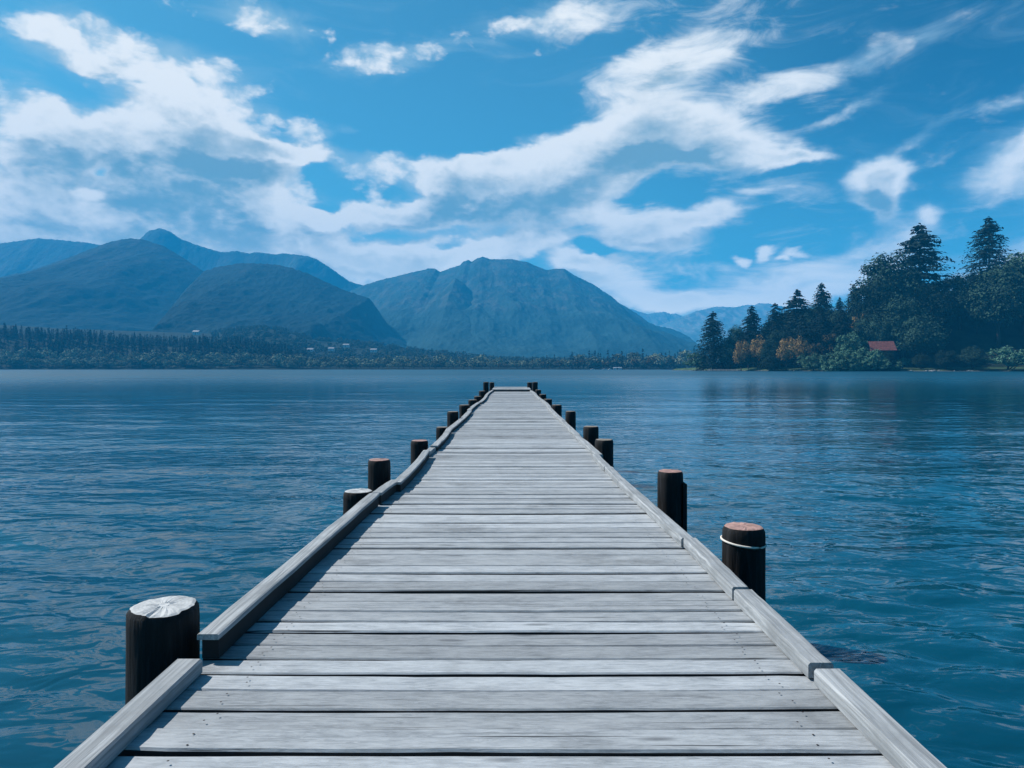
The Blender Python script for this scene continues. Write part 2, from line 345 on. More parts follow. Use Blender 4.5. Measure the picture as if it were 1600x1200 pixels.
def forest_fn(rocky, lo, rock_col=(0.20, 0.20, 0.19)):
    """forested mountainside; rocky = height above which bare rock and heath show"""
    def fn(N, b):
        p = pos(N); sz = N.node('ShaderNodeSeparateXYZ'); N.put(sz.inputs[0], p)
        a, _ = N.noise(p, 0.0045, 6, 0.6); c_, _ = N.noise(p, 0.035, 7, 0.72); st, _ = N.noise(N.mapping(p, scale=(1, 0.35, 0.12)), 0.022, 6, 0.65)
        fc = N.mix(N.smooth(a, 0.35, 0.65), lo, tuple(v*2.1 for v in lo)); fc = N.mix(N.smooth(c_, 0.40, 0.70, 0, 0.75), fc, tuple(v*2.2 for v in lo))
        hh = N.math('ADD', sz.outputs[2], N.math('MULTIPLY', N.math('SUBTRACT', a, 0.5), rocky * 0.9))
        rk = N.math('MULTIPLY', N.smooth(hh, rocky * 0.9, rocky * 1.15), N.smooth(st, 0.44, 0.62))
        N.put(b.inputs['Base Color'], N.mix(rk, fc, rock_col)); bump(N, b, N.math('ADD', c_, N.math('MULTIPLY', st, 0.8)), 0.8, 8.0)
    return fn

# ------------------------------------------------------------------ the lake
def water_fn(N, b):
    b.inputs['IOR'].default_value = 1.33; b.inputs['Specular IOR Level'].default_value = 0.5
    b.inputs['Roughness'].default_value = 0.02
    p = pos(N)
    dist = N.vec('LENGTH', N.vec('SUBTRACT', p, (0, 0, 0)))
    N.put(b.inputs['Roughness'], N.smooth(dist, 18.0, 220.0, 0.02, 0.42, 'LINEAR'))
    n0, _ = N.noise(N.mapping(p, scale=(0.5, 1.5, 1), rot=(0, 0, R(9))), 0.09, 3, 0.5)
    c = N.mix(N.smooth(n0, 0.3, 0.7), (0.001, 0.040, 0.074), (0.002, 0.062, 0.104))
    N.put(b.inputs['Base Color'], c)
    a1, _ = N.noise(N.mapping(p, scale=(0.8, 1.3, 1), rot=(0, 0, R(8))), 2.4, 2.5, 0.5, 0.4)
    a2, _ = N.noise(N.mapping(p, scale=(0.6, 1.2, 1), rot=(0, 0, R(-12))), 0.9, 2.0, 0.5, 0.3)
    a3, _ = N.noise(N.mapping(p, scale=(0.6, 1.0, 1), rot=(0, 0, R(6))), 0.16, 4, 0.55)
    near = N.smooth(dist, 10.0, 70.0, 0.040, 0.006)
    h = N.math('ADD', N.math('MULTIPLY', a1, near), N.math('ADD', N.math('MULTIPLY', a2, N.smooth(dist, 12.0, 90.0, 0.062, 0.012)), N.math('MULTIPLY', a3, 0.035)))
    n = N.node('ShaderNodeBump'); n.inputs['Strength'].default_value = 1.0; n.inputs['Distance'].default_value = 1.0
    N.put(n.inputs['Height'], h); N.put(b.inputs['Normal'], n.outputs[0])
M['water'] = material('lake_water', water_fn, 0.06, 0.5)
rad = np.concatenate([0.4 * 1.0115 ** np.arange(0, 720), np.array([1700, 2200, 3000, 4500, 7000, 11000])])
ang = np.concatenate([np.linspace(-48, 48, 620), np.linspace(50, 310, 90)]) * pi / 180
RR, AA = np.meshgrid(rad, ang, indexing='ij'); X = RR*np.sin(AA); Y = RR*np.cos(AA)
sp_ = np.maximum(RR * 0.0115, RR * 96/620*pi/180)
def waves(X, Y):
    z = 0
    wv = [(6.5, 0.020, 82, .5), (4.1, 0.020, 97, 1.1), (2.7, 0.016, 76, 2.3), (1.9, 0.013, 104, 4.0), (1.25, 0.012, 88, 5.2), (0.85, 0.010, 62, 0.4), (0.62, 0.007, 118, 3.3), (0.45, 0.005, 82, 1.7)]
    for lam, amp, deg, ph in wv:
        k = 2*pi/lam; kx = cos(R(deg))*k; ky = sin(R(deg))*k
        wob = 2.6*(fbm(X/lam*0.16+deg, Y/lam*0.30, 3) - .5) * 2*pi
        env = np.clip(2.2*fbm(X/lam*0.22 - deg, Y/lam*0.4 + 5, 2) - 0.45, 0, 1.6)
        fade = np.clip(1.6 - sp_*5/lam, 0, 1)
        s = np.sin(kx*X + ky*Y + wob + ph)
        z = z + .75*amp*env*fade*(s + 0.25*np.sin(2*(kx*X + ky*Y + wob + ph)+pi/2))
    return z
Z = waves(X, Y)
wm = mesh('lake', np.stack([X, Y, Z], -1).reshape(-1, 3), grid_faces(len(rad), len(ang), True), M['water'], smooth=True)
tag(link('lake', wm), kind='structure')

# ------------------------------------------------------------------ the jetty
DZ = 0.60
def hw(Y, side):                                   # half width of the planking
    near, far = (1.47, 1.35) if side < 0 else (1.43, 1.34)
    t = min(max((Y - 4) / 5, 0), 1); v = near + (far - near) * t
    return v - 0.15 * min(max((Y - 27) / 18, 0), 1)
jetty = tag(empty('wooden_jetty', (0, 0, DZ)), 'long weathered grey plank jetty running straight out over the lake', 'jetty')
planks = MB()
def plank(y0, y1, z, xl, xr, rot):
    n = 14; xs = [xl + (xr - xl) * i / n for i in range(n + 1)]
    ph = random.uniform(0, 6); bow = random.uniform(-.006, .006); sag = random.uniform(-.008, .004); V = []
    e0 = [random.uniform(-.003, .003) for _ in xs]; e1 = [random.uniform(-.003, .003) for _ in xs]; e1[-1] -= random.choice([0, 0, .006, .015]); e0[0] += random.choice([0, 0, .006, .015]); b = 0.006; cup = random.uniform(0, .004)
    for i, x in enumerate(xs):
        t = (i / n - .5) * 2; yy = bow * (1 - t*t) + rot * x; zz = z + sag * (1 - t*t)
        ya, yb = y0 + yy + e0[i], y1 + yy + e1[i]; ym = (ya + yb) / 2
        V += [(x, ya, zz - .045), (x, ya, zz - b), (x, ya + b*1.2, zz + cup), (x, ym, zz), (x, yb - b*1.2, zz + cup), (x, yb, zz - b), (x, yb, zz - .045)]
    Fc = []
    for i in range(n):
        for j in range(7):
            a = i*7 + j; c = i*7 + (j + 1) % 7; Fc.append((a, a + 7, c + 7, c))
    Fc.append(tuple(range(7))); Fc.append(tuple(n*7 + j for j in range(7))[::-1])
    planks.add(V, Fc); planks.M[-len(Fc):] = [1 if (q < n*7 and q % 7 in (0, 5, 6)) else 0 for q in range(len(Fc))]  # plank sides and bottoms coloured dark, painting the shade in the gaps
# the joints seen in the near planking
joints = [3.388, 3.558, 3.733, 3.889, 4.05, 4.23, 4.41, 4.61, 4.79, 4.97, 5.14, 5.30, 5.47, 5.64, 5.80, 5.98, 6.16, 6.36, 6.55, 6.78, 6.98, 7.2]
wide = {4.23: .04, 5.47: .03, 7.2: .065, 3.733: .036}
def add_run(edges):
    for a, b_ in zip(edges[:-1], edges[1:]):
        gp = wide.get(a, random.choice([.022, .028, .033, .024, .020, .038]) if a < 12 else random.choice([.024, .032, .042, .055]))
        if a > 7.2 and random.random() < 0.09: gp = random.uniform(.025, .045)
        m = (a + b_) / 2
        plank(a + gp/2, b_ - .004, random.uniform(-.007, .007), -hw(m, -1) - random.uniform(-.012, .03), hw(m, 1) + random.uniform(-.012, .03), random.uniform(-.004, .004))
e = [3.388]
while e[0] > -4: e.insert(0, e[0] - random.uniform(.155, .19))
e = e[:-1] + joints
while e[-1] < 41.7: e.append(e[-1] + random.uniform(.16, .235))
e[-1] = 41.9
add_run(e)
planks.build('deck', [M['plank'], M['under']], jetty)
# end platform one step higher
planks = MB(); y = 42.0
pe = [42.0]
while pe[-1] < 47.8: pe.append(pe[-1] + random.uniform(.18, .24))
for a, b_ in zip(pe[:-1], pe[1:]): plank(a + .005, b_ - .004, 0.12 + random.uniform(-.004, .004), -1.2, 1.14, 0)
planks.build('end_platform', [M['plank'], M['under']], jetty)
f = MB(); f.box(-1.19, 1.13, 41.93, 41.99, -.3, 0.07); f.build('platform_fascia', M['under'], jetty)
# bearers below the planks
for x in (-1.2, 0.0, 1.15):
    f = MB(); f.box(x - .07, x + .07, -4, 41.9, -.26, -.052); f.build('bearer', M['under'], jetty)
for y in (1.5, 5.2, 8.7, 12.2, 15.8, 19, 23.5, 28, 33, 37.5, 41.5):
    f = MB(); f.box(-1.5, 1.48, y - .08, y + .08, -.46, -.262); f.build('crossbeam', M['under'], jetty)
# edge beams: centre line points (Y, X) of each length
def rail_piece(pts, wdt, h, z0):
    """one sawn beam following its warped centre line"""
    V = []; prof = [(-.5, 0), (-.5, .85), (-.42, 1), (.42, 1), (.5, .85), (.5, 0)]
    for i, (yy, xx) in enumerate(pts):
        wj = wdt * (1 + random.uniform(-.06, .06)); hj = h * (1 + random.uniform(-.05, .05))
        for a, c in prof: V.append((xx + a*wj, yy, z0 + c*hj))
    n = len(pts); Fc = []
    for i in range(n - 1):
        for j in range(6):
            a = i*6 + j; c = i*6 + (j + 1) % 6; Fc.append((a, c, c + 6, a + 6))
    Fc.append(tuple(range(6))[::-1]); Fc.append(tuple((n-1)*6 + j for j in range(6)))
    mb = MB(); mb.add(V, Fc); mb.build('edge_beam', M['rail'], jetty)
def line(y0, y1, x0, x1, bow=0.0, n=10, jit=.003):
    return [(y0 + (y1-y0)*i/n, x0 + (x1-x0)*i/n + bow*sin(pi*i/n) + random.uniform(-jit, jit)) for i in range(n + 1)]
# right side
rail_piece(line(-3.5, 3.10, 1.395, 1.39), .115, .070, .008)
rail_piece(line(3.16, 4.21, 1.385, 1.385), .115, .070, .008)
rail_piece(line(4.23, 5.47, 1.375, 1.385), .105, .072, .010)
rail_piece(line(5.49, 8.28, 1.372, 1.30), .105, .068, .008)
rail_piece(line(8.30, 9.5, 1.305, 1.30), .105, .065, .008)
rail_piece(line(9.52, 10.9, 1.295, 1.30, -.01), .105, .065, .008)
rail_piece(line(10.8, 14.0, 1.34, 1.285, .012), .11, .065, .008)
rail_piece(line(14.05, 17.6, 1.31, 1.28), .11, .065, .008)
rail_piece(line(17.7, 24.0, 1.30, 1.27, -.02), .12, .065, .008)
rail_piece(line(24.1, 30.0, 1.29, 1.25, .03), .12, .065, .008)
rail_piece(line(30.2, 36.0, 1.24, 1.20, -.03), .12, .065, .008)
rail_piece(line(36.2, 41.8, 1.22, 1.12, .02), .12, .065, .008)
# left side: thin beam caps over added dark timber that paints the beams' unlit sides
rail_piece(line(-3.5, 3.22, -1.45, -1.48), .12, .06, .008)
def left_beam(y0, y1, x0, x1, bow, w_, top, n=10):
    st = random.getstate(); rail_piece(line(y0, y1, x0, x1, bow, n), w_, .028, top - .028)
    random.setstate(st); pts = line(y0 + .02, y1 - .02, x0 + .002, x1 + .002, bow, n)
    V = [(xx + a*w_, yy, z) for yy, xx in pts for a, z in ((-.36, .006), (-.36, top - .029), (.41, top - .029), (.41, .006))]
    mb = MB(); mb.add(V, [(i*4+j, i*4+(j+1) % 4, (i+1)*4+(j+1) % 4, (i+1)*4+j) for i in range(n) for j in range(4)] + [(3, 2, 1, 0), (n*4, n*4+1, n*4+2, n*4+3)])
    mb.build('beam_shade_side', M['under'], jetty)
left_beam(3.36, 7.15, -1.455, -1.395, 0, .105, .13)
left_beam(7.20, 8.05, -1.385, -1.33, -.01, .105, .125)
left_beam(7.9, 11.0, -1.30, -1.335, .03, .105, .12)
rail_piece(line(11.1, 11.9, -1.36, -1.33), .11, .06, .01)
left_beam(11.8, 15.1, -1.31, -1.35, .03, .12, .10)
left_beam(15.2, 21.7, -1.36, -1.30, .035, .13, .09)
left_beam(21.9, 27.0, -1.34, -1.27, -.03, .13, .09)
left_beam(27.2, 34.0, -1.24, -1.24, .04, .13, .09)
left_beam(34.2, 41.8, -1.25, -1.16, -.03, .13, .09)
# nail heads near the plank ends
M['nail'] = material('rusty_nail', plain((0.03, 0.02, 0.018)), 0.6)
nb = MB()
for a, b_ in zip(e[:-1], e[1:]):
    if 2 < a < 12:
        for x in (-1.2, 1.15):
            for q in (.3, .7):
                yy = a + (b_-a)*q + random.uniform(-.01, .01); xx = x + random.uniform(-.03, .03); r = .005
                nb.add([(xx + r*cos(t*pi/3), yy + r*sin(t*pi/3), .0095) for t in range(6)], [tuple(range(6))])
o = nb.build('nail_heads', M['nail'], jetty); o['kind'] = 'stuff'

# ------------------------------------------------------------------ posts
def post(label, X, Y, top, dia, cut, lean=(0, 0), flat=.5, rope=None, slat=False, chip=0.0):
    root = tag(empty('mooring_post', (X, Y, -1.2)), label, 'wooden post', 'wooden posts along the jetty')
    H = DZ + top + 1.2; n = 56; r = dia/2; rings = []; zs = [0, .6, 1.0, 1.2, 1.4, H - .35, H - .2, H - .08, H - .03, H - .006]
    zs = sorted(set([z for z in zs if z < H])); ph = random.uniform(0, 6); V = []
    for zi, z in enumerate(zs):
        rr = r * (1.03 - .03*z/H); 
        if zi == len(zs) - 1: rr *= .90
        elif zi == len(zs) - 2: rr *= .985
        for j in range(n):
            t = 2*pi*j/n; q = rr * (1 - .035*max(0, sin(9*t + ph*3 + .4*sin(z*5)))**10 - .03*max(0, sin(5*t + ph*5))**14 + .025*sin(3*t + ph) + .012*sin(7*t + 2*ph) + random.uniform(-.008, .008))
            V.append((q*cos(t) + lean[0]*z/H, q*sin(t) + lean[1]*z/H, z - (chip if zi >= len(zs)-2 and abs(t - 5.2) < .5 else 0)))
    Fc = [(i*n + j, i*n + (j+1) % n, (i+1)*n + (j+1) % n, (i+1)*n + j) for i in range(len(zs)-1) for j in range(n)]
    Fc.append(tuple(range(n))[::-1])
    mb = MB(); mb.add(V, Fc); mb.build('shaft', M['pile'], root, smooth=True)
    last = V[-n:]; c = np.mean(np.array(last), 0); V2 = [tuple(v) for v in last]
    for s_, dz in ((.9, .004), (.55, .007), (.2, .006)):
        V2 += [(c[0] + (v[0]-c[0])*s_, c[1] + (v[1]-c[1])*s_, v[2]*s_ + c[2]*(1-s_) + dz + random.uniform(-.003, .003)) for v in last]
    F2 = [(i*n + j, i*n + (j+1) % n, (i+1)*n + (j+1) % n, (i+1)*n + j) for i in range(3) for j in range(n)] + [tuple(3*n + j for j in range(n))]
    mb = MB(); mb.add(V2, F2); mb.build('cut_top', M[cut], root)
    if rope:
        mb = MB(); mb.tube([((r+.006)*cos(t)+lean[0]*.9, (r+.006)*sin(t)+lean[1]*.9, H - rope + .018*cos(t + 3.6)) for t in np.linspace(0, 2*pi, 33)], .008, 6, caps=False)
        mb.build('rope', M['rope'], root, smooth=True)
    if slat:
        mb = MB(); mb.box(r*.86, r*1.16, -.10, .06, .3, H - .12, bev=.01); mb.build('side_board', M['pile'], root)
    return root
post('thick black post with bleached white top, nearest on the left side of the jetty', -1.73, 3.50, .225, .33, 'cut_white', chip=.01)
post('wide low post with a white top, second from the front on the left side', -1.70, 7.80, .045, .325, 'cut_white')
post('taller slim post with pinkish rim, standing just behind the low white-topped one', -1.62, 8.57, .29, .27, 'cut_red')
post('post with rusty brown top beside the kink in the left edge beam', -1.60, 12.2, .15, .30, 'cut_red')
post('low post half hidden by the left edge beam, fifth from the front on the left', -1.56, 15.8, .08, .28, 'cut_tan')
post('tall dark flat-topped post in the left row just behind the half hidden low one', -1.55, 18.5, .26, .30, 'cut_tan')
post('broad dark post on the left row, seventh from the front', -1.56, 23.2, .19, .36, 'cut_tan')
post('low dark post on the left row, eighth from the front', -1.56, 28.0, .14, .36, 'cut_tan')
post('low dark post on the left row, ninth from the front', -1.55, 31.8, .13, .34, 'cut_tan')
post('dark post on the left row just before the end platform', -1.57, 37.0, .20, .34, 'cut_tan')
post('tall outer post of the pair at the left far corner of the jetty', -1.70, 46.0, .49, .36, 'cut_tan')
post('inner post of the pair at the left far corner of the jetty', -1.33, 46.4, .46, .32, 'cut_tan')
post('thick black post with reddish top and pale rope, nearest on the right side', 1.695, 5.16, .245, .30, 'cut_red', rope=.115)
post('black post with salmon top and a board on its side, second on the right side', 1.65, 7.35, .33, .265, 'cut_red', slat=True)
post('stout post with pale tan top at the right edge, third from the front', 1.57, 12.0, .185, .31, 'cut_tan')
post('dark flat-topped post close behind the tan-topped one on the right side', 1.55, 13.8, .26, .30, 'cut_tan')
post('slim dark post on the right row, fifth from the front', 1.54, 18.5, .27, .27, 'cut_tan')
post('dark post on the right row, sixth from the front, tight against the edge beam', 1.50, 23.6, .17, .34, 'cut_tan')
post('low dark post on the right row, seventh from the front', 1.53, 30.0, .08, .36, 'cut_tan')
post('low dark post on the right row, eighth from the front', 1.52, 35.0, .10, .36, 'cut_tan')
post('dark post on the right row just before the end platform', 1.50, 40.5, .15, .34, 'cut_tan')
post('tall outer post of the pair at the right far corner of the jetty', 1.50, 46.0, .49, .36, 'cut_tan')
post('inner post of the pair at the right far corner of the jetty', 1.16, 46.4, .46, .32, 'cut_tan')

# ------------------------------------------------------------------ mountains
def mountain(name, prof, ridge, base, back, nx, ny, mat, rough=.10, gully=.5, fringe=2.0, pw=1.25, seed=0.0, label=None):
    px = np.array([p[0] for p in prof], float); py = np.array([p[1] for p in prof], float)
    xs = np.linspace((px[0]-800)/F*ridge, (px[-1]-800)/F*ridge, nx)
    zr = np.interp(xs, (px-800)/F*ridge, CAMZ + (HZ-py)/F*ridge)
    t = np.concatenate([np.linspace(0, 1, ny), np.linspace(1, 1.9, ny//4)[1:]])
    Yt = np.where(t <= 1, base + (ridge-base)*t, ridge + (t-1)*(back-ridge)/.9)
    s = np.where(t <= 1, np.clip(t, 0, 1)**pw, np.clip(1 - ((t-1)/.9)**1.3, 0, 1))
    Xg, Tg = np.meshgrid(xs, t); Yg = np.repeat(Yt[:, None], nx, 1); Sg = np.repeat(s[:, None], nx, 1)
    Hm = float(zr.max())
    zrg = np.repeat(zr[None, :], len(t), 0)
    # broad spurs: shift the ridge profile sideways down the slope
    sc1 = Hm * 0.9
    n1 = fbm(Xg/sc1 + seed, Yg/sc1*.45 + seed*2, 6, .52, True) - .62
    n2 = fbm(Xg/(sc1*.22) + seed, Yg/(sc1*.22)*.5, 5, .55) - .5
    win = np.clip(4*Tg*(1.0-Tg), 0, 1)**.7 * (Tg < 1) + (Tg >= 1) * np.clip((Tg-1)*1.5, 0, .5)
    Zg = zrg*Sg + win*Hm*(gully*n1*.5 + rough*n2) + fringe*(fbm(Xg/12 + 3, Yg/14, 3) - .5)*2
    Zg = np.where(Tg <= 0, -15, Zg); Zg = np.where(Tg >= 1.89, -15, Zg)
    # keep the front slope from rising past the ridge as seen from the lake
    lim = CAMZ + (np.interp(Xg/Yg*ridge, xs, zr) - CAMZ) / ridge * Yg
    Zg = np.where((Tg < 1) & (Zg > lim*.985), lim*.985, Zg)
    me = mesh(name, np.stack([Xg, Yg, Zg], -1).reshape(-1, 3), grid_faces(len(t), nx), mat, smooth=True)
    return tag(link(name, me), label=label, kind='structure')
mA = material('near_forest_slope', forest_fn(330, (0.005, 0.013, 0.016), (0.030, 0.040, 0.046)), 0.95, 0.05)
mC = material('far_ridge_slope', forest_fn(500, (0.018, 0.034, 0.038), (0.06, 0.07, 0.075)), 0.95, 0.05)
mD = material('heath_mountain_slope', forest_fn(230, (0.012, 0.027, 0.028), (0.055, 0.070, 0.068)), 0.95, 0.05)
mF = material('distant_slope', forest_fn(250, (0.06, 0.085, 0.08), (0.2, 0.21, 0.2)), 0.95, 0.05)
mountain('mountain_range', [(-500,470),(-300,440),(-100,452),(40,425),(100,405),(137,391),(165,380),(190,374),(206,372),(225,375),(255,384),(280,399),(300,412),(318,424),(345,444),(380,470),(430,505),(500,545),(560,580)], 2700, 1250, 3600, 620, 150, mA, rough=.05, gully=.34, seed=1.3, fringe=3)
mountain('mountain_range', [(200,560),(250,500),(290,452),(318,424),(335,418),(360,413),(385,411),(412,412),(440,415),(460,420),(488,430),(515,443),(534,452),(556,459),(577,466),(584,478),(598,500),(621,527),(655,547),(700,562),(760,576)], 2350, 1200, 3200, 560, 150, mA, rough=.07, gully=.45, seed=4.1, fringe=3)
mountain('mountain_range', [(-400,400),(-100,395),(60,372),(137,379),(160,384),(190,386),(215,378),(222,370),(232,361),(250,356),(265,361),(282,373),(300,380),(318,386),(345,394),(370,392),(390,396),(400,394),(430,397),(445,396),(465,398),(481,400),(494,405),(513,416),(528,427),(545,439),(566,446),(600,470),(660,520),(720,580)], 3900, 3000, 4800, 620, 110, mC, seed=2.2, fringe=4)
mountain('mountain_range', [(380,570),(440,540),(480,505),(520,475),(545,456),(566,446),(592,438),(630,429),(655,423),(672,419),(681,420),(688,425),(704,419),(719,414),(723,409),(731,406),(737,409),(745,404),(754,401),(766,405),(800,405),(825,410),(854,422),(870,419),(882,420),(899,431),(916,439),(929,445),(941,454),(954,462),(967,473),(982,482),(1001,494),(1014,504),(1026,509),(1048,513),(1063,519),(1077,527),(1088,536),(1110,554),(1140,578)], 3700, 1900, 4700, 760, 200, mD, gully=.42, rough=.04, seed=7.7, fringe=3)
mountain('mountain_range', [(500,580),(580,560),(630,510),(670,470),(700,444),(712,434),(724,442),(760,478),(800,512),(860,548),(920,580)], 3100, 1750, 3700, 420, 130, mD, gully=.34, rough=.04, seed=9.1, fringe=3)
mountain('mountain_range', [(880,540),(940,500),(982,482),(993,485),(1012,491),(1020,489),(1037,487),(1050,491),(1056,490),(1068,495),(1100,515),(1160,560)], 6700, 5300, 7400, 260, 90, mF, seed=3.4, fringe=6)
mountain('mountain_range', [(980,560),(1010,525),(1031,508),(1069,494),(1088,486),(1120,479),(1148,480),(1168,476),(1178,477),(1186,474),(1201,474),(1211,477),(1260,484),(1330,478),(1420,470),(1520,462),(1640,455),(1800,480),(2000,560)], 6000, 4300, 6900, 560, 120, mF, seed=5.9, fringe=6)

# ------------------------------------------------------------------ shore land
def far_ground(X, Y):
    """height of the land on the far shore"""
    sh = 880 + 6*(fbm(X/60, X*0, 3) - .5)
    d = Y - sh
    z = np.clip(d/6, -1, 1)*1.0 + np.clip(d - 6, 0, 400)*.012
    pxs = X/np.maximum(Y, 1)*F + 800
    left = np.interp(pxs, [-600, -100, 137, 200, 300, 380, 440, 475, 500], [60, 48, 38, 31, 29, 25, 16, 6, 0])
    z = z + left*np.clip((d-8)/100, 0, 1)**1.1
    mid = np.interp(pxs, [330, 430, 500, 600, 700, 780, 900, 1200], [40, 62, 52, 38, 26, 12, 8, 8])
    z = z + mid*np.clip((d - 160)/420, 0, 1)**1.1 * (1 + .3*(fbm(X/150, Y/150, 3)-.5))
    return z
xs = np.linspace(-2600, 900, 500); ys = np.concatenate([np.linspace(868, 900, 9), np.linspace(910, 1700, 70), np.linspace(1750, 4000, 12)])
Xg, Yg = np.meshgrid(xs, ys)
tag(link('land', mesh('land', np.stack([Xg, Yg, far_ground(Xg, Yg)], -1).reshape(-1, 3), grid_faces(len(ys), len(xs)), M['floor'], smooth=True)), kind='structure')
SHX = [118, 134, 145, 162, 191, 221, 250, 291, 400, 700]; SHY = [1200, 640, 520, 470, 432, 420, 415, 402, 380, 330]
def right_ground(X, Y):
    X = np.asarray(X, float); Y = np.asarray(Y, float)
    d = np.minimum(Y - np.interp(X, SHX, SHY), (X - 128)*1.2)*.9 + 3*(fbm(X/14, Y/14, 3) - .5)
    z = np.clip(d/4, -2, 1)*.9 + np.clip(d-4, 0, 30)*.06
    H = np.interp(X, [130, 165, 190, 215, 240, 265, 295, 400, 700], [0, 3, 8, 17, 27, 36, 52, 66, 85])
    z = z - 7*np.clip((Y-600)/60, 0, 1)
    z = z + H*(np.clip((d-22)/75, 0, 1)**1.2)*np.clip(1 - (Y-575)/120, 0, 1)
    return z
xs = np.concatenate([np.linspace(118, 330, 190), np.linspace(336, 900, 60)]); ys = np.concatenate([np.linspace(310, 600, 200), np.linspace(610, 1000, 30)])
Xg, Yg = np.meshgrid(xs, ys)
tag(link('land', mesh('land', np.stack([Xg, Yg, right_ground(Xg, Yg)], -1).reshape(-1, 3), grid_faces(len(ys), len(xs)), M['bank'], smooth=True)), kind='structure')

# ------------------------------------------------------------------ trees
def leaf_cards(C, size, nrm=None, elong=1.0, rs=rng):
    """small bent leaf clumps (two triangles each) around points C"""
    n = len(C); a = rs.normal(size=(n, 3)); 
    if nrm is not None: a = a*.32 + nrm
    a /= np.linalg.norm(a, axis=1, keepdims=True); b = np.cross(a, rs.normal(size=(n, 3))); b /= np.linalg.norm(b, axis=1, keepdims=True); c = np.cross(a, b)
    s = size * rs.uniform(.6, 1.4, (n, 1))
    V = np.stack([C - b*s*elong, C + c*s*.6 + a*s*.18, C + b*s*elong, C - c*s*.6 + a*s*.18], 1).reshape(-1, 3)
    i = np.arange(n)*4; Fq = np.stack([i, i+1, i+2, i+3], 1)
    return V, Fq
def conifer_crown(seed, r=.17, levels=30, per=8, pts=9, droop=.35, top=.75, z0=.08, leaf=.013, roundtop=False):
    rs = np.random.default_rng(seed); C = []; Nn = []
    lean = rs.normal(size=(1, 2))
    for l in range(levels):
        z = z0 + (1 - z0)*(l + rs.uniform(-.3, .3))/levels
        f = max((1 - z)/(1 - z0), 0.0)
        L = r * ((max(1 - (max(z-z0,0)/(1-z0))**2.4, 0)**.75) if roundtop else min(1, f**top * 1.08)) * (1 if f < .9 else .85)
        for k_ in range(per if f > .15 else 5):
            t = rs.uniform(0, 2*pi); Lb = L*rs.uniform(.62, 1.2)
            q = np.linspace(.15, 1, pts) + rs.uniform(-.04, .04, pts)
            side = rs.normal(size=pts)*Lb*.10*q
            x = np.cos(t)*Lb*q - np.sin(t)*side; y = np.sin(t)*Lb*q + np.cos(t)*side
            zz = z - droop*Lb*q**1.6 + .10*Lb*np.clip(q-.7, 0, 1) + rs.normal(size=pts)*.004
            C.append(np.stack([x, y, zz], 1))
    C = np.concatenate(C); C[:, 2] = np.clip(C[:, 2], .02, 1)
    tipz = np.stack([np.zeros(8), np.zeros(8), np.linspace(.95, 1.0, 8)], 1); C = np.concatenate([C, tipz])
    d = C.copy(); d[:, 2] = 0; d /= np.linalg.norm(d, axis=1, keepdims=True) + 1e-6
    nr = np.array([0, 0, 1.0])[None]*.9 + d*.5
    return leaf_cards(C, leaf, nr, 1.25, rs)
def broad_crown(seed, rx=.38, rz=.42, zc=.56, clumps=34, per=70, leaf=.020, up=False, flat=1.0):
    rs = np.random.default_rng(seed); C = []; Nn = []
    for i in range(clumps):
        d = rs.normal(size=3); d /= np.linalg.norm(d); rr = rs.uniform(.35, .86)**.8
        if d[2] < -.55: d[2] *= .6
        c = np.array([d[0]*rx*rr, d[1]*rx*rr, zc + d[2]*rz*rr])
        cr = rs.uniform(.11, .20) * (1.25 - .5*rr)
        p = rs.normal(size=(per, 3)); p /= np.linalg.norm(p, axis=1, keepdims=True)
        rad_ = cr*rs.uniform(.55, 1.12, (per, 1))
        q = p*rad_; q[:, 2] *= .75*flat
        if up: q[:, 2] = np.abs(q[:, 2])*1.4 - cr*.3; q[:, :2] *= .8
        C.append(c + q); Nn.append(p)
    C = np.concatenate(C); Nn = np.concatenate(Nn)
    s = C[:, 2] > .02; C, Nn = C[s], Nn[s]
    C[:, 2] = np.minimum(C[:, 2], 1.0)
    return leaf_cards(C, leaf, Nn + np.array([0, 0, .4]), 1.5 if up else 1.0, rs)
def trunk_mb(seed, H=.9, r=.014, limbs=0, spread=.25, fork=.25):
    rs = np.random.default_rng(seed); mb = MB()
    mb.tube([(rs.normal()*.004, rs.normal()*.004, z*H - .03) for z in (0, .15, .4, .7, 1)], [r*1.4, r, r*.8, r*.5, r*.15], 7)
    for i in range(limbs):
        t = rs.uniform(0, 2*pi); z = rs.uniform(fork, .7)*H; L = spread*rs.uniform(.6, 1.1)
        mb.tube([(0, 0, z), (cos(t)*L*.5, sin(t)*L*.5, z + L*.45), (cos(t)*L, sin(t)*L, z + L*1.0)], [r*.55, r*.35, r*.1], 5)
    return mb
PROTO = {}
def proto(kind, crown, trunk, leafmat):
    V, Q = crown; cm = mesh('crown', V, Q, M[leafmat]); tm = mesh('trunk', trunk.V, trunk.F, M['bark'], trunk.M, True)
    PROTO[kind] = (cm, tm)
for i in range(3): proto('spruce%d' % i, conifer_crown(10+i, r=.27, top=.52, levels=40, per=15, pts=13, leaf=.014), trunk_mb(30+i, .95, .013), 'spruce')
for i in range(2): proto('roundspruce%d' % i, conifer_crown(20+i, r=.29, levels=36, per=14, pts=14, roundtop=True, droop=.2, leaf=.016), trunk_mb(34+i, .9, .015), 'spruce')
proto('pine', conifer_crown(25, r=.34, levels=30, per=14, pts=15, top=.62, droop=.15, leaf=.016, z0=.15), trunk_mb(36, .95, .016), 'spruce')
for i in range(3): proto('deep%d' % i, broad_crown(40+i, .36, .44, .54, 85, 120, .0155), trunk_mb(50+i, .7, .02, 7), 'deepleaf')
for i in range(2): proto('willow%d' % i, broad_crown(60+i, .62, .40, .48, 55, 90, .022, up=True), trunk_mb(63+i, .6, .03, 8, .4, .05), 'willow')
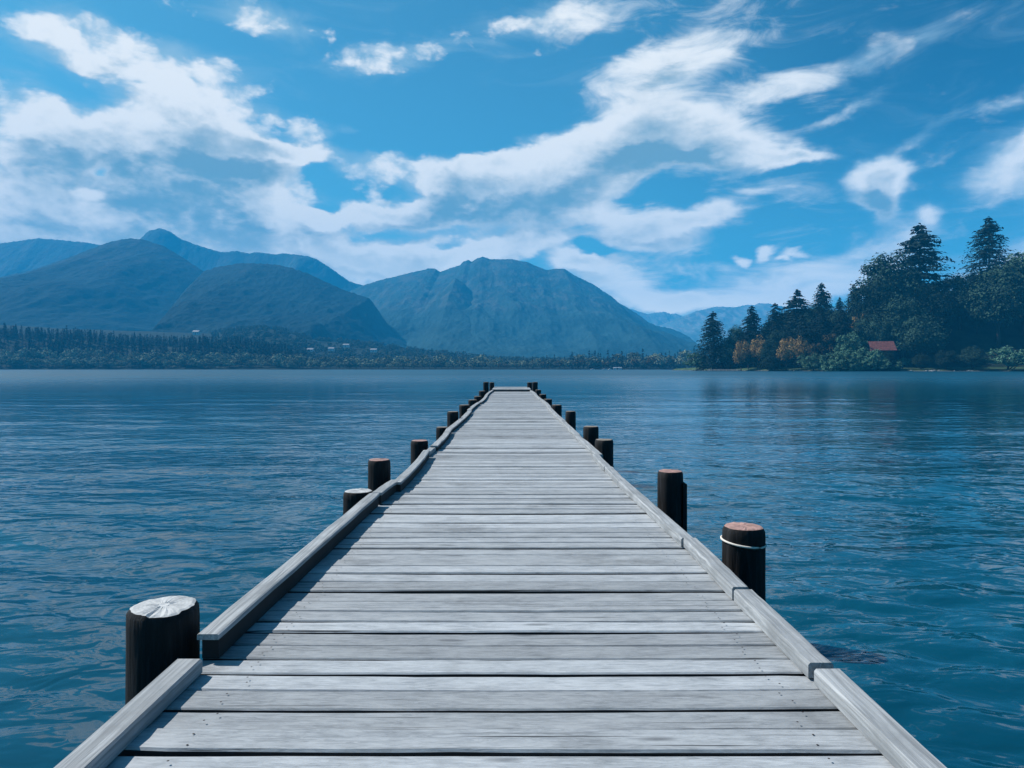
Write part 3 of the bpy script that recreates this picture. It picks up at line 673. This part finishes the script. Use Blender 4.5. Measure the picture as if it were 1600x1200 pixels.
for i in range(2): proto('amber%d' % i, broad_crown(70+i, .42, .42, .54, 42, 70, .022), trunk_mb(73+i, .7, .022, 7), 'amber')
proto('brown', broad_crown(76, .42, .42, .54, 42, 70, .022), trunk_mb(77, .7, .022, 7), 'brown')
used = set()
def tree(kind, name, px, ptop, D, label, cat='tree', group=None, wide=1.0, sink=0.0, rot=None):
    X = (px-800)/F*D; zt = CAMZ + (HZ-ptop)/F*D; zb = float(right_ground(X, D)) - sink
    h = zt - zb
    root = tag(empty(name, (X, D, zb)), label, cat, group)
    root.rotation_euler.z = random.uniform(0, 6.28) if rot is None else rot
    root.scale = (h*wide, h*wide, h)
    cm, tm = PROTO[kind]; link('crown', cm, root); link('trunk', tm, root)
    return root
T = tree
GS = 'evergreens on the right-hand shore'
T('spruce0', 'spruce_tree', 1114, 487, 512, 'tall lone dark spruce at the tip of the right-hand shore', 'tree', GS, 1.25)
T('spruce1', 'spruce_tree', 1175, 478, 505, 'pointed dark spruce rising behind the two small orange trees', 'tree', GS, 1.15)
T('spruce2', 'spruce_tree', 1211, 474, 500, 'dark spruce with a blunt tip left of the broad dome-topped evergreen', 'tree', GS, 1.15)
T('roundspruce0', 'spruce_tree', 1245, 452, 498, 'broad dome-topped dark evergreen above the largest orange tree', 'tree', GS, 1.1)
T('spruce0', 'spruce_tree', 1284, 442, 505, 'sharply pointed dark spruce right of the broad dome-topped evergreen', 'tree', GS, 1.0)
T('spruce1', 'spruce_tree', 1334, 444, 515, 'narrow pointed dark spruce just left of the big leafy green tree', 'tree', GS, .95)
T('roundspruce1', 'spruce_tree', 1312, 464, 520, 'small evergreen top peeping between two pointed spruces', 'tree', GS, .8)
T('pine', 'pine_tree', 1437, 349, 485, 'highest pine on the right-hand hill with layered open branches', 'tree', GS, 1.15)
GB = 'leafy trees on the right-hand hill'
T('deep0', 'leafy_tree', 1392, 392, 480, 'huge dark green leafy tree left of the highest pine', 'tree', GB, .95)
T('deep1', 'leafy_tree', 1363, 436, 470, 'round green leafy tree forming the left flank of the big leafy mass', 'tree', GB, .9)
T('deep2', 'leafy_tree', 1450, 438, 462, 'dark leafy tree in front of the highest pine', 'tree', GB, .9)
T('deep1', 'leafy_tree', 1410, 462, 452, 'green leafy tree directly behind the red-roofed cabin', 'tree', GB, .95)
T('deep0', 'leafy_tree', 1440, 490, 438, 'low dark leafy tree right of the red-roofed cabin', 'tree', GB, 1.1)
T('deep2', 'leafy_tree', 1375, 487, 455, 'drooping green leafy tree hanging over the red roof', 'tree', GB, .8)
GA = 'orange autumn trees by the water'
T('amber0', 'autumn_tree', 1158, 528, 478, 'smallest orange tree, leftmost on the right-hand shore', 'tree', GA, .55)
T('amber1', 'autumn_tree', 1184, 520, 474, 'slim orange tree below the pointed spruce', 'tree', GA, .60)
T('amber0', 'autumn_tree', 1229, 524, 452, 'largest orange-gold tree standing by the lawn edge', 'tree', GA, .68)
T('amber1', 'autumn_tree', 1252, 521, 456, 'orange-gold tree leaning against the right side of the largest one', 'tree', GA, .55)
T('brown', 'autumn_tree', 1294, 516, 455, 'brownish fading tree left of the pale green willow', 'tree', GA, .7)
T('amber0', 'autumn_tree', 1345, 484, 468, 'patch of orange foliage high up between the spruces and the leafy mass', 'tree', GA, .45)
T('deep0', 'leafy_tree', 1203, 530, 468, 'dark green tree between the slim orange tree and the largest orange tree', 'tree', GB, .9)
T('deep1', 'leafy_tree', 1169, 534, 482, 'dark green gap tree between the two leftmost orange trees', 'tree', GB, .8)
T('brown', 'autumn_tree', 1274, 532, 450, 'low brown bushy tree right of the orange-gold pair', 'tree', GA, .8)
GW = 'grey-green bushes at the waterline'
T('willow0', 'willow_bush', 1328, 511, 444, 'tall pale grey-green willow beside the red roof', 'bush', GW, .8)
T('willow1', 'willow_bush', 1271, 547, 434, 'round grey-green bush at the waterline, leftmost of three', 'bush', GW, 1.1, 1)
T('willow0', 'willow_bush', 1312, 543, 427, 'broad grey-green bush at the waterline, middle of three', 'bush', GW, 1.25, 1)
T('willow1', 'willow_bush', 1356, 545, 425, 'bluish green bush at the waterline in front of the red-roofed cabin', 'bush', GW, 1.15, 1)
T('willow0', 'willow_bush', 1410, 556, 432, 'small pale bush on the grass right of the cabin', 'bush', GW, 1.1)
T('willow1', 'willow_bush', 1089, 546, 518, 'green bush at the far left tip of the right-hand shore', 'bush', GW, .95)
T('willow0', 'willow_bush', 1105, 552, 514, 'green bush at the foot of the lone spruce', 'bush', GW, .8)
T('deep1', 'leafy_tree', 1149, 508, 508, 'soft green tree between the lone spruce and the next pointed spruce', 'tree', GB, .75)
T('deep2', 'leafy_tree', 1138, 535, 505, 'low dark bush behind the little stone landing', 'bush', None, 1.1)
for px, pt, D_, kd, lb in ((1383, 549, 428, 'deep1', 'dark shrub half hiding the eaves of the red-roofed cabin'), (1351, 538, 431, 'willow1', 'grey-green shrub covering the left end of the red roof'), (1392, 560, 424, 'willow1', 'low green shrub between the cabin and the open bank'), (1368, 553, 421, 'willow0', 'grey-green shrub pressed against the left corner of the cabin'),
    (1300, 556, 424, 'willow0', 'low grey-green shrub hanging over the water in the bush row'), (1335, 556, 422, 'willow1', 'low green shrub filling the gap in the bush row'), (1205, 552, 455, 'deep0', 'low dark bush between the slim and the largest orange tree'),
    (1440, 552, 425, 'deep1', 'dark low bush on the bank right of the small pale bush'), (1478, 545, 420, 'deep2', 'dark bush near the open bank below the highest pine'), (1520, 540, 415, 'deep0', 'wide dark bush at the water below the right end of the hill'), (1575, 535, 410, 'willow1', 'rightmost grey-green bush at the water')):
    T(kd, 'willow_bush' if kd[0] == 'w' else 'leafy_bush', px, pt, D_, lb, 'bush', None, 1.25, 2.5)
# trees right of the pine, outside the photograph's edge but in the wider view
T('deep0', 'leafy_tree', 1500, 428, 470, 'dark leafy tree just right of the highest pine', 'tree', GB, 1.0)
T('pine', 'pine_tree', 1545, 338, 500, 'tall pine near the right end of the wooded hill', 'tree', GS, 1.1)
T('deep1', 'leafy_tree', 1560, 415, 450, 'dark leafy tree below the rightmost tall pine', 'tree', GB, 1.0)
T('deep2', 'leafy_tree', 1600, 385, 455, 'rightmost dark leafy tree on the wooded hill', 'tree', GB, 1.0)
# the wood that fills the slope behind them
sil = ([1080,1150,1200,1225,1270,1340,1360,1395,1440,1500,1700], [550,528,508,486,480,488,460,428,445,430,390])
cnt = 0; tries = 0
while cnt < 190 and tries < 3000:
    tries += 1
    D = random.uniform(455, 570); px = random.uniform(1125, 1420) if random.random() < .6 else random.uniform(1400, 1700)
    X = (px-800)/F*D
    if D - np.interp(X, SHX, SHY) < 26: continue
    zb = float(right_ground(X, D)); h = random.uniform(17, 30) if px > 1360 or px < 1200 else random.uniform(24, 38)
    ptop = HZ - (zb + h - CAMZ)*F/D
    lim = np.interp(px, *sil)
    if ptop < lim: h = h - (lim - ptop)*D/F; ptop = lim
    if h < 9: continue
    k_ = random.choice(['spruce0', 'spruce1', 'spruce2', 'roundspruce0', 'deep0', 'deep1'] if px < 1350 else ['deep0', 'deep1', 'deep2', 'spruce2'])
    if k_[0] == 'd': T(k_, 'leafy_tree', px, ptop, D, 'dark leafy tree packed into the wood behind the front row on the right-hand hill', 'tree', 'leafy trees filling the right-hand wood', 1.0)
    else: T(k_, 'spruce_tree', px, ptop, D, 'dark evergreen packed into the wood behind the front row on the right-hand shore', 'tree', 'evergreens filling the right-hand wood', 1.2)
    cnt += 1

# far-shore trees: small in the picture, one mesh each
def far_mesh(name, crown, mat, H=.8):
    V, Q = crown; tb = trunk_mb(5, H, .02); nv = len(V); me_v = np.concatenate([V, np.array(tb.V)])
    tq = np.array([f for f in tb.F if len(f) == 4]) + nv
    return mesh(name, me_v, [Q, tq], [M[mat], M['bark']], np.concatenate([np.zeros(len(Q)), np.ones(len(tq))]))
FS = [far_mesh('spruce_tree', conifer_crown(100+i, r=.20, levels=13, per=6, pts=5, leaf=.034), 'farspruce') for i in range(3)]
FB = [far_mesh('leafy_tree', broad_crown(110+i, .52, .44, .54, 22, 26, .052), 'olive') for i in range(4)]
FBr = [far_mesh('leafy_tree', broad_crown(120+i, .50, .44, .54, 22, 26, .052), 'brown') for i in range(2)]
def far_tree(me, name, px, D, h, label, group, wide=1.0, zoff=0.0):
    X = (px-800)/F*D; z = float(far_ground(np.array([X]), np.array([float(D)]))[0]) - .5 + zoff
    o = link(name, me, None, (X, D, z)); o.scale = (h*wide, h*wide, h); o.rotation_euler.z = random.uniform(0, 6.28)
    return tag(o, label, 'tree', group)
def pick(px0, px1, step, jit):
    px = px0
    while px < px1: yield px; px += step*random.uniform(1 - jit, 1 + jit)
def stretch(px):
    if px < 206: return 'below the rounded leftmost mountain top'
    if px < 330: return 'below the notch between the two left mountains'
    if px < 480: return 'below the second left mountain top'
    if px < 640: return 'below the gap between the left and central mountains'
    return 'left of the jetty head'
def clear(px): return not (955 < px < 975 or 472 < px < 478)
for px in pick(-60, 780, 9.0, .45):
    left = px < 480
    far_tree(random.choice(FB), 'leafy_tree', px, random.uniform(889, 900), random.uniform(9, 17) if left else random.uniform(8, 15),
             'round pale-topped tree in the shoreline row ' + stretch(px), 'shoreline trees on the far left shore ' + stretch(px), random.uniform(.9, 1.35))
for px in pick(-60, 780, 13.0, .45):
    far_tree(random.choice(FB), 'leafy_tree', px, random.uniform(903, 918), random.uniform(14, 20),
             'bushy green tree in the second row ' + stretch(px), 'second row of far trees ' + stretch(px), random.uniform(.8, 1.1))
for px in pick(782, 1100, 6.2, .4):
    if 950 < px < 975: continue
    far_tree(random.choice(FB + FBr + FBr), 'leafy_tree', px, random.uniform(889, 899), np.interp(px, [782, 850, 900, 1090], [8, 12, 15, 17])*random.uniform(.75, 1.15),
             'round olive-brown tree on the low shore below the central mountain', 'leafy trees below the central mountain', random.uniform(.8, 1.1))
for px in pick(800, 1100, 6.0, .5):
    far_tree(random.choice(FS + FB[:1]), 'spruce_tree', px, random.uniform(905, 935), np.interp(px, [782, 850, 900, 1090], [11, 15, 20, 24])*random.uniform(.75, 1.2),
             'dark tree standing behind the olive row below the central mountain', 'dark trees behind the olive row', 1.0)
for i in range(130):
    px = random.uniform(-40, 470); D = random.uniform(915, 1010)
    far_tree(random.choice(FS), 'spruce_tree', px, D, random.uniform(14, 21), 'dark spruce in the dense evergreen band ' + stretch(px), 'evergreens on the low left hill ' + stretch(px), random.uniform(.85, 1.15))
# the rest of those woods: masses nobody could count
def wood(name, protos, pts, label, cat):
    Vs, Qs, nv = [], [], 0
    for (x, y, z, h, wd) in pts:
        V, Q = protos[random.randrange(len(protos))]; a = random.uniform(0, 6.28); c, s = cos(a)*h*wd, sin(a)*h*wd
        Vn = np.stack([V[:, 0]*c - V[:, 1]*s + x, V[:, 0]*s + V[:, 1]*c + y, V[:, 2]*h + z], 1)
        Vs.append(Vn); Qs.append(Q + nv); nv += len(Vn)
    return Vs, Qs
def wood_obj(name, crowns, pts, mat, label):
    Vs, Qs = wood(name, crowns, pts, None, None)
    o = link(name, mesh(name, np.concatenate(Vs), np.concatenate(Qs), M[mat])); tag(o, label, 'wood', kind='stuff')
cs = [conifer_crown(200+i, r=.19, levels=9, per=5, pts=4, leaf=.05) for i in range(3)]
cb = [broad_crown(210+i, .5, .42, .52, 12, 14, .085) for i in range(4)]
def gz(X, D): return float(far_ground(np.array([X]), np.array([float(D)]))[0]) - .5
pts = []
for i in range(1900):
    px = random.uniform(-1000, 482); D = random.uniform(920, 1130); X = (px-800)/F*D; pts.append((X, D, gz(X, D), random.uniform(11, 18), 1.1))
wood_obj('evergreen_wood', cs, pts, 'farspruce', 'dense mass of dark evergreens covering the low left hill')
M['hazeleaf'] = material('mixed_wood_leaves', leaf_fn((0.018, 0.034, 0.028), (0.08, 0.105, 0.07), 0.03, 0.0), 0.85, 0.1)
pts = []
for i in range(2600):
    px = random.uniform(330, 1100); D = 930 + 640*random.random()**1.2; X = (px-800)/F*D
    pts.append((X, D, gz(X, D), random.uniform(7, 13), 1.1))
wood_obj('mixed_wood', cb, pts, 'hazeleaf', 'pale green mixed woodland on the foothills beyond the far shore')

# ------------------------------------------------------------------ buildings and small things
def house(label, px, D, wdt, dep, hgt, roof, wallm='white', roofm='slate', z=None, rot=0.0, ridge_x=True, ground=far_ground, wins=3, tiny=False):
    X = (px-800)/F*D
    zb = (float(ground(np.array([X]), np.array([float(D)]))[0]) if z is None else z)
    root = tag(empty('house', (X, D, zb)), label, 'house'); root.rotation_euler.z = rot
    a, b_ = wdt/2, dep/2
    mb = MB(); mb.box(-a, a, -b_, b_, -1, hgt); 
    if ridge_x: mb.add([(-a+.003, -b_, hgt+.002), (-a+.003, b_, hgt+.002), (-a+.003, 0, hgt + roof*.96), (a-.003, -b_, hgt+.002), (a-.003, b_, hgt+.002), (a-.003, 0, hgt + roof*.96)], [(0, 2, 1), (3, 4, 5)])
    mb.build('wall', M[wallm], root)
    o_ = .5; mb = MB(); t = .2
    V = [(-a-o_, -b_-o_, hgt - roof*o_/b_), (a+o_, -b_-o_, hgt - roof*o_/b_), (a+o_, 0, hgt+roof), (-a-o_, 0, hgt+roof), (a+o_, b_+o_, hgt - roof*o_/b_), (-a-o_, b_+o_, hgt - roof*o_/b_)]
    V2 = [(x, y, z_+t) for x, y, z_ in V]
    mb.add(V + V2, [(6,7,8,9), (9,8,10,11), (0,3,2,1), (3,5,4,2), (0,1,7,6), (5,11,10,4), (1,2,8,7), (2,4,10,8), (0,6,9,3), (3,9,11,5)])
    rf = mb.build('roof', M[roofm], root)
    mb = MB(); mb.box(a*.5, a*.5+.7, -.35, .35, hgt+roof-.6, hgt+roof+1.0); mb.build('chimney', M['stone'], rf)
    for i in range(wins):
        x = -a + wdt*(i+.5)/wins; wn = MB(); wn.box(x-(.3 if tiny else .55), x+(.3 if tiny else .55), -b_-.04, -b_+.02, hgt*.45, hgt*.75); wn.build('window', M['glass'], root)
    mb = MB(); mb.box(-a*.05-.5, -a*.05+.5, -b_-.05, -b_+.02, -.2, 2.0); mb.build('door', M['darkwall'], root)
    return root
house('long white house by the water on the far shore below the central mountain', 964.5, 884, 10.0, 6, 1.5, .8, z=.5, wins=4, tiny=True)
house('white house on the left foothill, first from the left of the row', 485, 1180, 10, 8, 4, 2.2, z=29)
house('pale house on the left foothill, second from the left of the row', 518, 1180, 9, 7, 3.6, 2.0, z=31)
house('pale house highest on the left foothill', 541, 1240, 10, 8, 3.6, 2.0, z=39)
house('pale house on the left foothill, rightmost of the row', 584, 1180, 10, 8, 3.6, 2.0, z=29)
house('white house peeping over the evergreens on the low left hill', 307, 1120, 9, 8, 4.5, 2.2, z=55)
# red-roofed cabin on the right shore
Dc = 436; X, _, zr_ = at(1375, 533, Dc)
cab = tag(empty('cabin', (X + .5, Dc, zr_ - 7.0)), 'dark timber cabin with a faded red roof among the bushes on the right', 'cabin')
cab.rotation_euler.z = R(-14)
a, b_ = 6.4, 4.5
mb = MB(); mb.box(-a, a, -b_, b_, -3, 3.2); mb.add([(-a+.01, -b_, 3.2), (-a+.01, b_, 3.2), (-a+.01, 0, 6.3), (a-.01, -b_, 3.2), (a-.01, b_, 3.2), (a-.01, 0, 6.3)], [(0, 2, 1), (3, 4, 5)]); mb.build('wall', M['darkwall'], cab)
mb = MB(); V = [(-a-.8, -b_-3.2, .95), (a+.8, -b_-3.2, .95), (a+.8, 0, 6.7), (-a-.8, 0, 6.7), (a+.8, b_+.8, 2.9), (-a-.8, b_+.8, 2.9)]; V2 = [(x, y, z+.2) for x, y, z in V]
mb.add(V + V2, [(6,7,8,9), (9,8,10,11), (0,3,2,1), (3,5,4,2), (0,1,7,6), (5,11,10,4), (1,2,8,7), (2,4,10,8), (0,6,9,3), (3,9,11,5)]); mb.build('roof', M['redroof'], cab)
for x in (-4.5, 0, 4.5):
    mb = MB(); mb.box(x-.6, x+.6, -b_-.05, -b_+.02, .6, 1.9); mb.build('window', M['glass'], cab)
# small boats at the far shore
def boat(label, px, D, L, zz=0.0, z=None, rot=0.0, cover=False):
    X = (px-800)/F*D; root = tag(empty('moored_boat', (X, D, zz)), label, 'boat', None); root.rotation_euler.z = rot
    n = 9; V = []
    for i in range(n):
        t = i/(n-1); x = -L/2 + L*t; hw_ = L*.16*(1 - max(0, t-.45)**2*3.2) ; hw_ = max(hw_, .03); sh = .55 + .35*t*t
        V += [(x, -hw_, sh), (x, -hw_*.8, .1), (x, 0, -.25), (x, hw_*.8, .1), (x, hw_, sh), (x, 0, sh - .12)]
    Fc = [(i*6+j, (i+1)*6+j, (i+1)*6+(j+1) % 6, i*6+(j+1) % 6) for i in range(n-1) for j in range(6)] + [tuple(range(6)), tuple((n-1)*6+j for j in range(6))[::-1]]
    mb = MB(); mb.add(V, Fc); mb.build('hull', M['white'], root, smooth=False)
    mb = MB(); mb.box(-L*.18, L*.16, -L*.1, L*.1, .42, 1.25 if not cover else .95, bev=.15); mb.build('cabin', M['white'], root)
    mb = MB(); mb.box(-L*.15, L*.165, -L*.103, L*.103, .8, 1.05 if not cover else .9); mb.build('window', M['glass'], root)
    return root
boat('white boat moored left of the long white house, farthest from it', 926, 877, 5.5, rot=.2)
boat('white boat moored near the long white house, middle of three', 944, 877, 6.5, rot=-.1)
boat('white boat moored closest to the long white house', 953, 877, 4.5, rot=.3)
Xb = (1157-800)/F*476
boat('white boat pulled up on the bank beside the stone landing', 1156, 476, 6.0, zz=float(right_ground(Xb, 476)) + .5, rot=pi - .15, cover=True)
# stone landing at the foot of the lone spruce
X0, X1 = (1106-800)/F*500, (1152-800)/F*476
mb = MB(); nst = 26
for i in range(nst):
    t = i/nst; x = X0 + (X1+2-X0)*t; y = 500 + (474-500)*t
    for lay in range(2):
        s_ = random.uniform(.35, .5); mb.box(x + random.uniform(-.1, .1) - s_, x + s_, y - .4 + random.uniform(-.05, .05), y + .5, -.4 + lay*.75, .33 + lay*.75 + random.uniform(-.05, .04), bev=.06)
tag(mb.build('stone_landing', M['stone']), 'low pale stone landing wall at the water below the lone spruce', 'landing')
# white A-shaped sign at the landing
Xs, Ys = (1122-800)/F*502, 502; zs_ = float(right_ground(Xs, Ys))
root = tag(empty('sign_frame', (Xs, Ys, zs_)), 'small white triangular sign frame on the bank under the lone spruce', 'sign')
hgt = CAMZ + (HZ - 559.5)/F*502 - zs_
mb = MB(); mb.tube([(-1.3, 0, hgt-3.4), (0, 0, hgt)], .14, 6); mb.tube([(1.3, 0, hgt-3.4), (0, 0, hgt)], .14, 6); mb.tube([(-1.0, 0, hgt-2.5), (1.0, 0, hgt-2.5)], .14, 6); mb.build('frame', M['white'], root)
mb = MB(); mb.add([(-.95, .02, hgt-2.2), (.95, .02, hgt-2.2), (0, .02, hgt-.4), (-.95, .1, hgt-2.2), (.95, .1, hgt-2.2), (0, .1, hgt-.4)], [(0, 1, 2), (5, 4, 3), (0, 3, 4, 1), (1, 4, 5, 2), (2, 5, 3, 0)]); mb.build('panel', M['stone'], root)
mb = MB(); mb.tube([(0, .15, 0), (0, .15, hgt-.6)], .12, 6); mb.build('pole', M['bark'], root)
Xs = (1111.5-800)/F*504
mb = MB(); zz = float(right_ground(Xs, 504)); mb.tube([(0, 0, 0), (0, 0, 3.6)], .12, 6); tag(mb.build('marker_pole', M['white'], None, (Xs, 504, zz)), 'thin white marker pole left of the triangular sign', 'pole')
# shoreline rocks on the right
def rock_mesh(seed):
    rs = np.random.default_rng(seed); nl, nn = 6, 9; V = []
    for i in range(nl):
        ph_ = pi*i/(nl-1)
        for j in range(nn):
            r_ = rs.uniform(.8, 1.15); V.append((r_*sin(ph_)*cos(2*pi*j/nn), r_*sin(ph_)*sin(2*pi*j/nn)*.8, cos(ph_)*.55*r_))
    return mesh('shore_rock', V, [(i*nn+j, (i+1)*nn+j, (i+1)*nn+(j+1) % nn, i*nn+(j+1) % nn) for i in range(nl-1) for j in range(nn)], M['stone'])
RK = [rock_mesh(i) for i in range(4)]
for i in range(30):
    px = random.choice([random.uniform(1168, 1262), random.uniform(1372, 1600), random.uniform(1372, 1470)])
    lo_, hi_ = 380, 560
    for _ in range(30):
        mid = (lo_+hi_)/2; Xr = (px-800)/F*mid
        if float(right_ground(Xr, mid)) > .25: hi_ = mid
        else: lo_ = mid
    Xr = (px-800)/F*hi_
    o = link('shore_rock', RK[i % 4], None, (Xr, hi_ + random.uniform(-.5, 1.5), random.uniform(.1, .5))); s_ = random.uniform(.4, 1.1); o.scale = (s_*1.4, s_, s_); o.rotation_euler.z = random.uniform(0, 6)
    if px < 1300: tag(o, 'pale rock along the foot of the lawn on the right-hand shore', 'rock', 'rocks below the lawn')
    else: tag(o, 'pale rock along the water right of the cabin', 'rock', 'rocks right of the cabin')

# ------------------------------------------------------------------ haze
hb = MB(); hb.box(-6500, 6500, -1500, 7600, -17, 830)
hm = bpy.data.materials.new('haze_air'); hm.use_nodes = True; hm.node_tree.nodes.clear(); N = NT(hm.node_tree)
pv = N.node('ShaderNodeVolumePrincipled'); pv.inputs['Color'].default_value = (0.03, 0.47, 0.95, 1); pv.inputs['Density'].default_value = 1/5000; pv.inputs['Anisotropy'].default_value = 0.0
oo = N.node('ShaderNodeOutputMaterial'); N.put(oo.inputs['Volume'], pv.outputs[0])
ho = hb.build('haze', hm); tag(ho, kind='stuff')
